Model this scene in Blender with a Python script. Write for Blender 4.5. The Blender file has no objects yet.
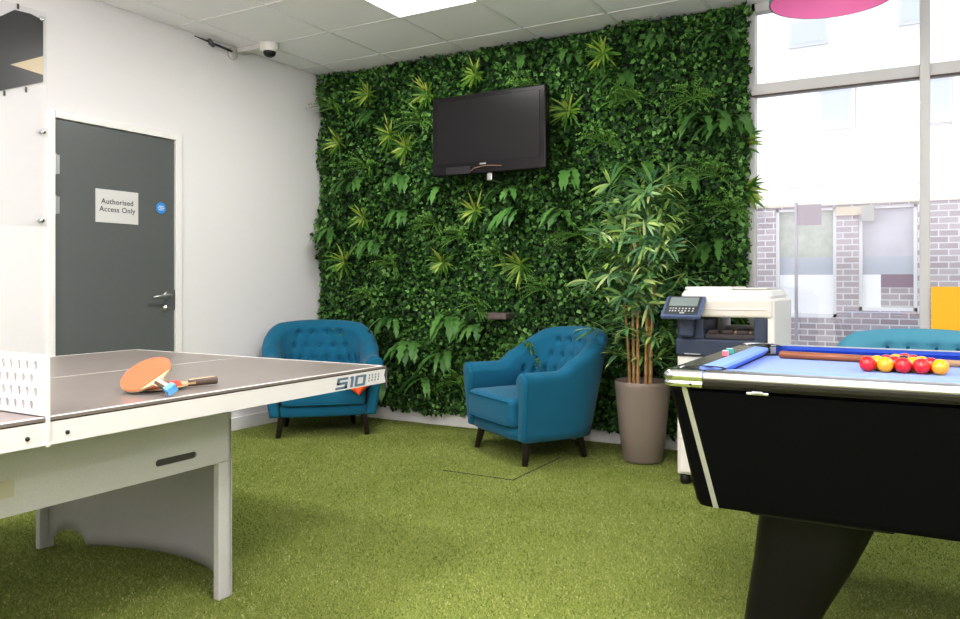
import bpy, bmesh, math, random
import numpy as np
from mathutils import Vector, Matrix
random.seed(7)
RNG = np.random.default_rng(11)
SC = bpy.context.scene
COL = SC.collection
PI = math.pi

# ------------------------------------------------------------------ materials
MATS = {}
def mat(name, color, rough=.5, metal=0., nscale=0, namt=0., bump=0., bscale=80, spec=.5, sheen=0, coat=0, emis=None, estr=0):
    if name in MATS: return MATS[name]
    m = bpy.data.materials.new(name); m.use_nodes = True
    nt = m.node_tree; N = nt.nodes; L = nt.links
    b = N['Principled BSDF']
    b.inputs['Base Color'].default_value = (*color, 1)
    b.inputs['Roughness'].default_value = rough
    b.inputs['Metallic'].default_value = metal
    b.inputs['Specular IOR Level'].default_value = spec
    if sheen: b.inputs['Sheen Weight'].default_value = sheen
    if coat: b.inputs['Coat Weight'].default_value = coat
    if emis:
        b.inputs['Emission Color'].default_value = (*emis, 1); b.inputs['Emission Strength'].default_value = estr
    tc = N.new('ShaderNodeTexCoord')
    if nscale:
        no = N.new('ShaderNodeTexNoise'); no.inputs['Scale'].default_value = nscale; no.inputs['Detail'].default_value = 4
        L.new(tc.outputs['Object'], no.inputs['Vector'])
        mx = N.new('ShaderNodeMix'); mx.data_type = 'RGBA'
        mx.inputs['A'].default_value = (*[max(0, c*(1-namt)) for c in color], 1)
        mx.inputs['B'].default_value = (*[min(1, c*(1+namt)) for c in color], 1)
        L.new(no.outputs['Fac'], mx.inputs['Factor']); L.new(mx.outputs['Result'], b.inputs['Base Color'])
    if bump:
        n2 = N.new('ShaderNodeTexNoise'); n2.inputs['Scale'].default_value = bscale; n2.inputs['Detail'].default_value = 3
        L.new(tc.outputs['Object'], n2.inputs['Vector'])
        bp = N.new('ShaderNodeBump'); bp.inputs['Strength'].default_value = bump; bp.inputs['Distance'].default_value = .01
        L.new(n2.outputs['Fac'], bp.inputs['Height']); L.new(bp.outputs['Normal'], b.inputs['Normal'])
    MATS[name] = m
    return m

def island_mat(name, stops, rough=.5, spec=.4, patch=0, patchscale=1.5, trans=0):
    """colour varies leaf by leaf (random per mesh island) with large soft patches"""
    m = bpy.data.materials.new(name); m.use_nodes = True
    nt = m.node_tree; N = nt.nodes; L = nt.links
    b = N['Principled BSDF']; b.inputs['Roughness'].default_value = rough; b.inputs['Specular IOR Level'].default_value = spec
    g = N.new('ShaderNodeNewGeometry'); r = N.new('ShaderNodeValToRGB')
    el = r.color_ramp.elements
    while len(el) < len(stops): el.new(.5)
    for e, (p, c) in zip(el, stops): e.position = p; e.color = (*c, 1)
    if patch:
        tc = N.new('ShaderNodeTexCoord'); no = N.new('ShaderNodeTexNoise'); no.inputs['Scale'].default_value = patchscale
        L.new(tc.outputs['Object'], no.inputs['Vector'])
        ma = N.new('ShaderNodeMath'); ma.operation = 'MULTIPLY_ADD'; ma.inputs[1].default_value = patch*2; ma.inputs[2].default_value = -patch
        L.new(no.outputs['Fac'], ma.inputs[0])
        ad = N.new('ShaderNodeMath'); ad.operation = 'ADD'; ad.use_clamp = True
        L.new(g.outputs['Random Per Island'], ad.inputs[0]); L.new(ma.outputs[0], ad.inputs[1]); L.new(ad.outputs[0], r.inputs['Fac'])
    else:
        L.new(g.outputs['Random Per Island'], r.inputs['Fac'])
    L.new(r.outputs['Color'], b.inputs['Base Color'])
    if trans:
        tr = N.new('ShaderNodeBsdfTranslucent'); L.new(r.outputs['Color'], tr.inputs['Color'])
        ms = N.new('ShaderNodeMixShader'); ms.inputs[0].default_value = trans
        L.new(b.outputs[0], ms.inputs[1]); L.new(tr.outputs[0], ms.inputs[2]); L.new(ms.outputs[0], N['Material Output'].inputs['Surface'])
    MATS[name] = m
    return m

def glass_mat(name, tint=(1, 1, 1), refl=.12, rough=0.0, fog=0.0, fogcol=(.9,.92,.95), fresnel=True):
    m = bpy.data.materials.new(name); m.use_nodes = True
    nt = m.node_tree; N = nt.nodes; L = nt.links; N.remove(N['Principled BSDF'])
    t = N.new('ShaderNodeBsdfTransparent'); t.inputs[0].default_value = (*tint, 1)
    g = N.new('ShaderNodeBsdfGlossy'); g.inputs['Roughness'].default_value = rough
    f = N.new('ShaderNodeFresnel'); f.inputs['IOR'].default_value = 1.5
    a = N.new('ShaderNodeMath'); a.operation = 'ADD'; a.inputs[1].default_value = refl; a.use_clamp = True
    if fresnel: L.new(f.outputs[0], a.inputs[0])
    else: a.inputs[0].default_value = 0
    ms = N.new('ShaderNodeMixShader'); L.new(a.outputs[0], ms.inputs[0]); L.new(t.outputs[0], ms.inputs[1]); L.new(g.outputs[0], ms.inputs[2])
    out = ms
    if fog:
        d = N.new('ShaderNodeBsdfDiffuse'); d.inputs[0].default_value = (*fogcol, 1)
        m2 = N.new('ShaderNodeMixShader'); m2.inputs[0].default_value = fog
        L.new(ms.outputs[0], m2.inputs[1]); L.new(d.outputs[0], m2.inputs[2]); out = m2
    L.new(out.outputs[0], N['Material Output'].inputs['Surface'])
    MATS[name] = m
    return m

# ------------------------------------------------------------------ mesh helpers
def link(o, parent=None):
    COL.objects.link(o)
    if parent: o.parent = parent
    return o
def obj(name, bm, m, parent=None, smooth=False, loc=None):
    me = bpy.data.meshes.new(name); bm.to_mesh(me); bm.free()
    me.materials.append(m)
    if smooth: me.shade_smooth()
    o = bpy.data.objects.new(name, me)
    if loc: o.location = loc
    return link(o, parent)
def npobj(name, V, F, m, parent=None, smooth=False):
    """V (n,3) array, F (m,k) array of equal-size faces"""
    V = np.asarray(V, dtype=np.float32); F = np.asarray(F, dtype=np.int32)
    me = bpy.data.meshes.new(name); k = F.shape[1]
    me.vertices.add(len(V)); me.vertices.foreach_set('co', V.ravel())
    me.loops.add(F.size); me.loops.foreach_set('vertex_index', F.ravel())
    me.polygons.add(len(F)); me.polygons.foreach_set('loop_start', np.arange(0, F.size, k, dtype=np.int32))
    me.polygons.foreach_set('loop_total', np.full(len(F), k, dtype=np.int32))
    me.update(calc_edges=True); me.validate()
    me.materials.append(m)
    if smooth: me.shade_smooth()
    return link(bpy.data.objects.new(name, me), parent)
def thing(name, label, cat, loc=(0, 0, 0), rz=0, group=None):
    o = bpy.data.objects.new(name, None); o.empty_display_size = .1
    o.location = loc; o.rotation_euler = (0, 0, rz); COL.objects.link(o)
    return tag(o, label, cat, group)
def tag(o, label, cat, group=None):
    o['label'] = label; o['category'] = cat
    if group: o['group'] = group
    return o
def struct(o):
    o['kind'] = 'structure'; return o

def B(bm, x0, x1, y0, y1, z0, z1, bev=0, seg=2, M=None):
    """box between limits, optional bevel"""
    r = bmesh.ops.create_cube(bm, size=1)
    vs = r['verts']
    for v in vs:
        v.co = Vector(((x0+x1)/2+v.co.x*(x1-x0), (y0+y1)/2+v.co.y*(y1-y0), (z0+z1)/2+v.co.z*(z1-z0)))
    if bev:
        es = list({e for v in vs for e in v.link_edges})
        r = bmesh.ops.bevel(bm, geom=es, offset=bev, segments=seg, profile=.5, affect='EDGES')
        vs = list({v for f in r['faces'] for v in f.verts} | {v for v in vs if v.is_valid})
    if M is not None: bmesh.ops.transform(bm, matrix=M, verts=vs)
    return vs
def box(name, lim, m, parent=None, bev=0, seg=2, M=None):
    bm = bmesh.new(); B(bm, *lim, bev=bev, seg=seg, M=M)
    return obj(name, bm, m, parent)
def ring_surface(bm, rings, closed=True, cap0=True, cap1=True):
    """skin consecutive rings of points"""
    R = [[bm.verts.new(p) for p in r] for r in rings]
    n = len(R[0])
    for a, b in zip(R, R[1:]):
        for i in range(n if closed else n-1):
            j = (i+1) % n
            bm.faces.new((a[i], a[j], b[j], b[i]))
    if closed and cap0: bm.faces.new(list(reversed(R[0])))
    if closed and cap1: bm.faces.new(R[-1])
    return R
def lathe(bm, prof, seg=32, c=(0, 0, 0), cap0=True, cap1=True):
    rings = [[(c[0]+r*math.cos(2*PI*i/seg), c[1]+r*math.sin(2*PI*i/seg), c[2]+z) for i in range(seg)] for r, z in prof]
    return ring_surface(bm, rings, True, cap0, cap1)
def tube(bm, pts, r, seg=8, cap=True):
    pts = [Vector(p) for p in pts]; rr = r if isinstance(r, (list, tuple)) else [r]*len(pts)
    rings = []; a = None
    for i, p in enumerate(pts):
        d = (pts[min(i+1, len(pts)-1)]-pts[max(i-1, 0)]).normalized()
        if a is None: a = d.cross(Vector((0, 0, 1)) if abs(d.z) < .9 else Vector((1, 0, 0)))
        a = (a-d*a.dot(d)).normalized(); b = d.cross(a).normalized()
        rings.append([p+rr[i]*(a*math.cos(2*PI*k/seg)+b*math.sin(2*PI*k/seg)) for k in range(seg)])
    ring_surface(bm, rings, True, cap, cap)
def fixn(bm): bmesh.ops.recalc_face_normals(bm, faces=bm.faces[:])
def plate(name, outline, holes, depth, m, parent=None, M=None, bevel=0):
    """flat plate in local XY with real holes, extruded by depth, then placed by matrix M"""
    cu = bpy.data.curves.new(name, 'CURVE'); cu.dimensions = '2D'; cu.fill_mode = 'BOTH'; cu.extrude = depth/2; cu.bevel_depth = bevel
    for pl in [outline]+holes:
        s = cu.splines.new('POLY'); s.points.add(len(pl)-1); s.use_cyclic_u = True
        for p, q in zip(s.points, pl): p.co = (q[0], q[1], 0, 1)
    o = bpy.data.objects.new(name, cu); COL.objects.link(o)
    return bake(o, name, m, parent, M)
def bake(o, name, m, parent, M):
    bpy.context.view_layer.update()
    me = bpy.data.meshes.new_from_object(o.evaluated_get(bpy.context.evaluated_depsgraph_get()))
    d = o.data; bpy.data.objects.remove(o); bpy.data.curves.remove(d)
    if M is not None: me.transform(M)
    me.materials.clear(); me.materials.append(m); me.name = name
    return link(bpy.data.objects.new(name, me), parent)
def text(name, s, size, m, parent, M, depth=.0006, align='CENTER', spacing=1.0, line=1.0):
    cu = bpy.data.curves.new(name, 'FONT'); cu.body = s; cu.size = size; cu.extrude = depth
    cu.align_x = align; cu.align_y = 'CENTER'; cu.space_character = spacing; cu.space_line = line; cu.offset = size*.012
    o = bpy.data.objects.new(name, cu); COL.objects.link(o)
    return bake(o, name, m, parent, M)
def basis(o, x, y):
    x = Vector(x).normalized(); y = Vector(y).normalized(); z = x.cross(y).normalized(); y = z.cross(x)
    M = Matrix((x, y, z)).transposed().to_4x4(); M.translation = Vector(o); return M
def circ(cx, cy, r, n=16): return [(cx+r*math.cos(2*PI*i/n), cy+r*math.sin(2*PI*i/n)) for i in range(n)]

# ------------------------------------------------------------------ palette
WALL = mat('white_wall_paint', (.80, .795, .80), .6, bump=.02, bscale=150)
CEILT = mat('ceiling_tile', (.93, .91, .95), .8, nscale=300, namt=.03, bump=.05, bscale=300)
CEILB = mat('ceiling_bar', (.87, .87, .88), .4)
CEILS = mat('ceiling_gap', (.20, .20, .21), .8)
TRIM = mat('white_gloss_trim', (.84, .835, .82), .35)
DOORM = mat('grey_door_laminate', (.125, .137, .135), .3, nscale=30, namt=.05, bump=.06, bscale=60)
STEEL = mat('brushed_steel', (.62, .62, .62), .3, 1)
CHROME = mat('polished_chrome', (.85, .86, .87), .12, 1)
BLACKP = mat('black_plastic', (.012, .012, .013), .35)
BLACKG = mat('black_gloss', (.006, .006, .008), .08)
TEAL = mat('teal_wool_fabric', (.010, .130, .225), .85, nscale=12, namt=.10, bump=.2, bscale=600, spec=.15, sheen=.12)
TEALD = mat('teal_piping', (.012, .13, .225), .85, spec=.1)
LEGW = mat('dark_wenge_leg', (.022, .014, .012), .35)
ORANGE = mat('orange_fabric', (.80, .10, .02), .8, bump=.2, bscale=500)
ALU = mat('grey_window_aluminium', (.56, .56, .54), .45, .15)

# ------------------------------------------------------------------ room shell
XL, YB, ZC = -4.438, 5.14, 2.8186
XR, YF = 3.4, -3.4
XW = -.955                                   # where the window wall begins
# floor
def floor_mat():
    m = bpy.data.materials.new('turf_backing'); m.use_nodes = True
    N = m.node_tree.nodes; L = m.node_tree.links; b = N['Principled BSDF']; b.inputs['Roughness'].default_value = .95; b.inputs['Specular IOR Level'].default_value = .1
    tc = N.new('ShaderNodeTexCoord'); no = N.new('ShaderNodeTexNoise'); no.inputs['Scale'].default_value = 220; no.inputs['Detail'].default_value = 5
    r = N.new('ShaderNodeValToRGB'); e = r.color_ramp.elements
    e[0].position = .35; e[0].color = (.09, .14, .02, 1); e[1].position = .65; e[1].color = (.35, .40, .11, 1)
    L.new(tc.outputs['Object'], no.inputs['Vector']); L.new(no.outputs['Fac'], r.inputs['Fac']); L.new(r.outputs[0], b.inputs['Base Color'])
    bp = N.new('ShaderNodeBump'); bp.inputs['Strength'].default_value = .6; bp.inputs['Distance'].default_value = .01
    L.new(no.outputs['Fac'], bp.inputs['Height']); L.new(bp.outputs[0], b.inputs['Normal'])
    return m
struct(box('floor', (XL-.1, XR+.1, YF-.1, YB+.15, -.1, 0), floor_mat()))
# ceiling: tiles recessed between hanging bars
bm = bmesh.new(); bm2 = bmesh.new(); bm3 = bmesh.new()
xs = [XL]+[-4.201+.6*k for k in range(13)]+[XR]; ys = [YF]+sorted([4.774-.6*k for k in range(14)])+[YB]
lights = {(-3.001, 3.574)}
lamps = [(-3.001, 3.574), (-.601, 1.174), (-3.001, 1.174), (1.799, 3.574), (-3.001, -1.226), (1.799, 1.174), (-.601, -1.226)]
for i in range(len(xs)-1):
    for j in range(len(ys)-1):
        if ys[j+1]-ys[j] < .02: continue
        if any(abs(xs[i]-a) < .01 and abs(ys[j]-b) < .01 for a, b in lights): continue
        g = .014
        B(bm, xs[i]+g, xs[i+1]-g, ys[j]+g, ys[j+1]-g, ZC+.001, ZC+.02)
B(bm3, XL-.1, XR+.1, YF-.1, YB+.1, ZC+.03, ZC+.12)
for x in xs[1:-1]: B(bm2, x-.010, x+.010, YF, YB, ZC-.002, ZC+.03)
for y in ys[1:-1]: B(bm2, XL, XR, y-.010, y+.010, ZC-.0021, ZC+.03)
ce = struct(obj('ceiling', bm3, CEILS))
struct(obj('ceiling_tiles', bm, CEILT, ce)); struct(obj('ceiling_grid', bm2, CEILB, ce))
# left wall with door opening
D0, D1, DZ = 2.739, 3.580, 2.054
bm = bmesh.new()
B(bm, XL-.12, XL, YF-.1, D0-.005, 0, ZC+.1); B(bm, XL-.12, XL, D1+.005, YB+.12, 0, ZC+.1); B(bm, XL-.12, XL, D0-.005, D1+.005, DZ+.005, ZC+.1)
B(bm, XL-.16, XL-.12, D0-.3, D1+.3, 0, DZ+.3)
struct(obj('wall_left', bm, WALL))
struct(box('wall_back', (XL, XW-.03, YB, YB+.12, 0, ZC+.1), WALL))
struct(box('wall_right', (XR, XR+.12, YF, YB+.12, 0, ZC+.1), WALL))
bm = bmesh.new(); B(bm, XL, XR, YF-.12, YF, 0, ZC+.1)
struct(obj('wall_front', bm, WALL))
# skirtings
bm = bmesh.new(); B(bm, XL, XL+.018, D1+.07, YB-.02, 0, .095, .004)
struct(obj('baseboard_left', bm, TRIM))
bm = bmesh.new(); B(bm, XL+.02, XW, 5.035, YB, 0, .105, .004)
struct(obj('baseboard_back', bm, TRIM))
# door
bm = bmesh.new()
for a, b_, c, d in ((D0-.05, D0-.004, 0, DZ+.045), (D1, D1+.05, 0, DZ+.045), (D0, D1, DZ, DZ+.045)):
    B(bm, XL-.03, XL+.014, a, b_, c, d, .004)
struct(obj('trim_1', bm, TRIM))                       # door architrave
door = struct(box('door_1', (XL-.045, XL-.004, D0+.003, D1-.003, .008, DZ-.003), DOORM, bev=.002))
hd = thing('door_handle', None, None) if False else None
bm = bmesh.new()
lathe(bm, [(.026, 0), (.026, .006), (.022, .009)], 24)
bmesh.ops.transform(bm, matrix=basis((XL-.004, 3.516, 1.003), (0, 1, 0), (0, 0, 1)), verts=bm.verts[:])
n0 = len(bm.verts)
tube(bm, [(XL-.002, 3.516, 1.003), (XL+.045, 3.516, 1.003), (XL+.052, 3.508, 1.003), (XL+.054, 3.49, 1.0), (XL+.052, 3.42, .998), (XL+.05, 3.385, .995), (XL+.046, 3.376, .992)], [.009, .009, .0095, .009, .008, .008, .006], 10)
h = obj('door_handle', bm, STEEL, door, True)
bm = bmesh.new()
lathe(bm, [(.024, 0), (.024, .008), (.02, .011), (.009, .011), (.009, .014)], 24)
bmesh.ops.transform(bm, matrix=basis((XL-.004, 3.510, .918), (0, 1, 0), (0, 0, 1)), verts=bm.verts[:])
lk = obj('door_lock', bm, STEEL, door, True)
box('keyhole', (XL+.008, XL+.0115, 3.508, 3.512, .908, .926), BLACKP, lk)
for z0, z1 in ((1.723, 1.845), (1.489, 1.600), (.2, .31)):
    bm = bmesh.new(); tube(bm, [(XL+.002, D0+.001, z0), (XL+.002, D0+.001, z1)], .008, 10)
    B(bm, XL-.004, XL-.002, D0+.003, D0+.03, z0+.005, z1-.005)
    obj('hinge', bm, STEEL, door)
box('latch_plate', (XL-.02, XL-.001, D1-.0035, D1+.001, .90, 1.04), BLACKP, door)
# door signs
s = thing('door_sign', 'pale grey rectangular sign on the grey door reading Authorised Access Only', 'sign', (XL, 3.146, 1.565))
sm = mat('sign_plate', (.66, .66, .65), .45)
box('sign_plate', (-.004, .001, -.149, .149, -.103, .103), sm, s)
text('lettering', 'Authorised\nAccess Only', .046, mat('sign_ink', (.10, .10, .105), .5), s, basis((.0018, 0, .004), (0, 1, 0), (0, 0, 1)), .0004, spacing=1.08, line=1.05)
s = thing('fire_door_sign', 'small round blue sign on the grey door above the handle', 'sign', (XL, 3.469, 1.585))
bm = bmesh.new(); lathe(bm, [(.038, -.004), (.038, .001)], 32)
bmesh.ops.transform(bm, matrix=basis((0, 0, 0), (0, 1, 0), (0, 0, 1)), verts=bm.verts[:])
obj('sign_disc', bm, mat('blue_sign', (.045, .28, .72), .4), s)
bm = bmesh.new()
for z, w in ((.012, .020), (0, .026), (-.012, .020)):
    for k in range(4): B(bm, .0012, .0016, -w+k*w*.5+.001, -w+(k+1)*w*.5-.002, z-.003, z+.003)
obj('white_marks', bm, mat('sign_white', (.9, .9, .9), .5), s)

# acrylic board on the left wall
ac = thing('wall_board', 'clear acrylic board over flat black and cream shapes, screwed to wall left of door', 'board', (XL, 1.9, 2.0))
AC = glass_mat('clear_acrylic', (.985, .985, .985), .012, rough=.25, fog=.02, fresnel=False)
plate('acrylic_sheet', [(-.9, -.59), (.773, -.59), (.773, .642), (-.9, .642)], [], .006, AC, ac, basis((.022, 0, 0), (0, 1, 0), (0, 0, 1)))
bk = mat('flat_black', (.012, .011, .012), .45); cr = mat('flat_cream', (.66, .55, .36), .5)  # flat black and cream shapes set behind the acrylic sheet
g = [(-.9, .42), (.40, .515), (.526, .555), (.60, .612), (.69, .617), (.763, .60), (.763, .245), (.526, .145), (.3, .06), (-.9, -.3)]
plate('black_shape', g, [], .002, bk, ac, basis((.008, 0, 0), (0, 1, 0), (0, 0, 1)))
plate('cream_shape', [(.575, .30), (.763, .395), (.763, .285)], [], .002, cr, ac, basis((.011, 0, 0), (0, 1, 0), (0, 0, 1)))
bm = bmesh.new()
for y, z, l in ((.62, .622, .03), (.545, .150, -.03), (.665, .195, -.03), (.40, .095, -.03)):
    B(bm, .007, .009, y-.006, y+.006, min(z, z+l), max(z, z+l))
obj('shape_spikes', bm, bk, ac)
for y, z in ((.745, .60), (.752, -.045), (.745, -.555), (-.2, -.555), (-.2, .6)):
    bm = bmesh.new(); lathe(bm, [(.010, -.020), (.010, .004), (.014, .004), (.014, .009), (.011, .011)], 18)
    bmesh.ops.transform(bm, matrix=basis((.022, y, z), (0, 1, 0), (0, 0, 1)), verts=bm.verts[:])
    obj('standoff_stud', bm, CHROME, ac, True)

# window wall
WZ0 = .10
win = bmesh.new()
FY0, FY1 = 5.06, 5.14
B(win, XW-.03, XW+.02, FY0, FY1, 0, ZC); B(win, XW+.0, XR, FY0, FY1, 0, WZ0); B(win, XW, XR, FY0, FY1, ZC-.05, ZC)
B(win, XW, XR, FY0-.01, FY1, 2.245, 2.315, .004)
for x in (-.018, 1.55, 2.95): B(win, x-.026, x+.026, FY0-.03, FY1, 0, ZC, .004)
B(win, 2.9, XR, FY0, FY1, 0, ZC)
w = struct(obj('window_1', win, ALU))
GL = glass_mat('window_glass', (.98, .985, .99), .07)
for n, (a, b_) in enumerate(((XW+.02, -.044), (.008, 1.524), (1.576, 2.924))):
    for z0, z1 in ((WZ0, 2.245), (2.315, ZC-.05)):
        bm = bmesh.new(); vs = [bm.verts.new(p) for p in ((a, 5.10, z0), (b_, 5.10, z0), (b_, 5.10, z1), (a, 5.10, z1))]; bm.faces.new(vs)
        obj('window_pane', bm, GL, w)
box('pressure_plate', (XW, XR, 5.04, 5.052, 2.236, 2.246), mat('dark_gasket', (.10, .07, .06), .6), w)
# yellow board at the window
tag(box('yellow_board', (.012, .95, 5.015, 5.035, 0.0, 1.066), mat('yellow_board_paint', (.92, .50, .006), .5), bev=.003),
    'flat orange-yellow board leaning at the window behind the pool table', 'board')

# ------------------------------------------------------------------ artificial grass
n = 520000
gx = RNG.uniform(XL+.01, 3.0, n); gy = .9+(RNG.uniform(0, 1, n)**1.15)*(5.06-.9)
keep = np.ones(n, bool)
keep &= ~((np.abs(gx+1.985) < .005) & (gy > 3.82) & (gy < 4.45)); keep &= ~((np.abs(gy-3.828) < .005) & (gx > -2.44) & (gx < -1.98))
keep &= ~((gy > 5.03) & (gx < XW+.03)); keep &= ~(gx < XL+.03)
gx, gy = gx[keep], gy[keep]; n = len(gx)
a = RNG.uniform(0, 2*PI, n); hh = RNG.uniform(.004, .010, n); wd = RNG.uniform(.0012, .0022, n)
ld = RNG.uniform(0, 2*PI, n); ll = RNG.uniform(.002, .012, n)
V = np.zeros((n, 3, 3), np.float32)
V[:, 0] = np.stack([gx-wd*np.cos(a), gy-wd*np.sin(a), np.zeros(n)], 1)
V[:, 1] = np.stack([gx+wd*np.cos(a), gy+wd*np.sin(a), np.zeros(n)], 1)
V[:, 2] = np.stack([gx+ll*np.cos(ld), gy+ll*np.sin(ld), hh], 1)
GR = island_mat('turf_blades', [(0, (.10, .155, .025)), (.35, (.23, .285, .07)), (.75, (.385, .425, .135)), (1, (.54, .57, .27))], .8, .15, patch=.35, patchscale=2.2, trans=.15)
gr = npobj('artificial_grass', V.reshape(-1, 3), np.arange(3*n).reshape(-1, 3), GR)
tag(gr, 'short bright green artificial grass covering the whole floor', 'grass'); gr['kind'] = 'stuff'
bm = bmesh.new()
B(bm, -1.988, -1.982, 3.826, 4.45, .0, .003); B(bm, -2.44, -1.982, 3.825, 3.831, .0, .003)
struct(obj('trim_2', bm, mat('hatch_seam', (.03, .03, .015), .8)))       # floor hatch joint

# ------------------------------------------------------------------ leaves
class Leaves:
    """collects quads; every leaf is its own island so its colour varies"""
    def __init__(s): s.V = []; s.F = []; s.n = 0
    def blade(s, p, d, side, L, W, droop=.3, seg=4, prof=None, cup=.15, notch=0):
        """long leaf: p base, d direction, side vector"""
        p = np.array(p, float); d = np.array(d, float); d /= np.linalg.norm(d)
        side = np.array(side, float); side -= d*side.dot(d); nn = np.linalg.norm(side)
        side = side/nn if nn > 1e-6 else np.array([1., 0, 0])
        nrm = np.cross(side, d)
        base = s.n; cur = p.copy(); dd = d.copy()
        for k in range(seg+1):
            t = k/seg
            w = (prof(t) if prof else math.sin(PI*min(1, t*.94+.06))**.8)*W/2
            if notch and k % 2 == 1: w *= (1-notch)
            sd = side*w
            s.V += [cur-sd+nrm*cup*w, cur, cur+sd+nrm*cup*w]
            dd = dd+np.array([0, 0, -droop/seg*2.0]); dd /= np.linalg.norm(dd)
            cur = cur+dd*L/seg
        for k in range(seg):
            a = base+3*k
            s.F += [(a, a+1, a+4, a+3), (a+1, a+2, a+5, a+4)]
        s.n += 3*(seg+1)
    def build(s, name, m, parent): return npobj(name, np.array(s.V), np.array(s.F), m, parent, True)
def rv(): 
    v = RNG.normal(size=3); return v/np.linalg.norm(v)

# ------------------------------------------------------------------ living wall
lw = thing('living_wall', 'dense green artificial plant wall of ivy, ferns and spiky rosettes behind the television', 'plant wall', (-2.7, 5.05, .1))
def LW(o): o.matrix_parent_inverse = lw.matrix_world.inverted() if False else Matrix.Translation((2.7, -5.05, -.1)); return o
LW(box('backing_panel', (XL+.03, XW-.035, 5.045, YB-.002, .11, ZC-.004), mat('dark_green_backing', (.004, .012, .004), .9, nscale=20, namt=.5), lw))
# small leaf carpet : two quads (folded) per leaf, with a lobed outline
n = 52000
px = RNG.uniform(XL+.02, XW-.035, n); pz = RNG.uniform(.10, ZC-.01, n)
dep = RNG.uniform(0, 1, n)
# lumpy relief
def lump(x, z): return .5+.25*np.sin(x*7.3+1.3*np.sin(z*5.1))+.25*np.sin(z*8.7+1.7*np.sin(x*4.3+2))
py = 5.045-.125*lump(px, pz)*(.15+.85*dep)-.01*RNG.uniform(0, 1, n)
side_hang = RNG.uniform(0, 1, n) < .035
px = np.where(side_hang, XW+RNG.uniform(-.06, -.015, n), px); py = np.where(side_hang, RNG.uniform(4.96, 5.13, n), py)
d = RNG.normal(size=(n, 3)); d[:, 1] = -np.abs(d[:, 1])*.55; d[:, 2] -= .35; d /= np.linalg.norm(d, axis=1)[:, None]
nr = np.stack([RNG.normal(0, .45, n), -np.ones(n), RNG.normal(.35, .45, n)], 1)
sd = np.cross(d, nr); sd /= np.linalg.norm(sd, axis=1)[:, None]; nn = np.cross(sd, d)
big = RNG.uniform(0, 1, n); Ls = (.020+.026*big)[:, None]; Ws = Ls*RNG.uniform(.32, .55, n)[:, None]
P0 = np.stack([px, py, pz], 1)
fold = RNG.uniform(-.2, .35, n)[:, None]
# outline: base, l1(wide), l2, tip, r2, r1, and mid point
ptsl = [P0, P0+d*Ls*.30-sd*Ws+nn*Ws*fold, P0+d*Ls*.62-sd*Ws*.55+nn*Ws*fold*.5, P0+d*Ls, P0+d*Ls*.62+sd*Ws*.55+nn*Ws*fold*.5, P0+d*Ls*.30+sd*Ws+nn*Ws*fold]
V = np.stack(ptsl, 1).reshape(-1, 3)
V[:, 0] = np.maximum(V[:, 0], XL+.003); V[:, 2] = np.minimum(V[:, 2], ZC-.003)
b6 = np.arange(n)*6
F = np.concatenate([np.stack([b6, b6+1, b6+2, b6+3], 1), np.stack([b6, b6+3, b6+4, b6+5], 1)])
IVY = island_mat('ivy_leaf', [(0, (.003, .018, .004)), (.35, (.013, .055, .008)), (.65, (.038, .125, .018)), (.88, (.10, .25, .04)), (1, (.19, .38, .12))], .55, .28, patch=.28, patchscale=2.6)
iv = LW(npobj('ivy_leaves', V, F, IVY, lw)); iv['kind'] = 'stuff'
ROS = island_mat('rosette_leaf', [(0, (.03, .11, .012)), (.4, (.10, .24, .03)), (.72, (.27, .40, .05)), (1, (.48, .53, .13))], .45, .35, trans=.12)
FERN = island_mat('broad_fern_leaf', [(0, (.03, .10, .02)), (.6, (.075, .19, .04)), (1, (.17, .31, .09))], .5, .3)
SPK = island_mat('spiky_fern_leaf', [(0, (.04, .13, .015)), (.6, (.11, .25, .04)), (1, (.22, .38, .08))], .5, .3)
rosettes = [(-3.86, 2.58), (-4.16, 2.22), (-3.65, 2.24), (-3.50, 2.13), (-2.88, 2.61), (-1.89, 2.62), (-2.14, 2.26), (-3.91, 1.6), (-2.88, 1.61), (-4.1, 1.25), (-3.16, 1.24), (-2.51, 1.21), (-3.3, 2.52), (-1.44, 1.70), (-1.05, .95)]
broads = [(-1.5, 2.66), (-1.1, 2.63), (-1.19, 2.12), (-1.06, 2.08), (-2.15, 1.84), (-1.61, 1.85), (-2.12, 2.64), (-3.52, 1.9), (-3.52, 1.62), (-3.15, 1.79), (-2.58, 1.75), (-2.53, 1.6), (-2.48, 2.66), (-3.62, .80), (-3.46, .62), (-3.09, .82), (-2.9, .78), (-3.15, .56), (-1.15, 1.33), (-2.17, 1.58), (-4.19, 1.53), (-3.32, .36), (-1.3, 1.0), (-4.0, 1.9), (-3.75, 2.42), (-3.2, 2.2), (-1.75, 2.45), (-1.35, 1.75), (-1.5, 1.1), (-2.6, .5), (-3.75, .35), (-3.8, 1.4)]
spikies = [(-1.69, 2.29), (-1.28, 2.24), (-1.87, 2.02), (-3.85, 1.99), (-3.85, .97), (-2.99, 1.42), (-2.68, 1.28), (-2.87, .93), (-3.6, 1.23), (-2.06, 1.41), (-1.88, 1.27), (-3.23, 1.52), (-1.05, 1.53), (-2.32, 1.04), (-4.04, .6), (-2.45, .62), (-3.0, .35), (-3.35, 2.3), (-4.2, 2.5), (-1.15, 1.75), (-1.3, .55), (-2.4, 2.42)]
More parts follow.
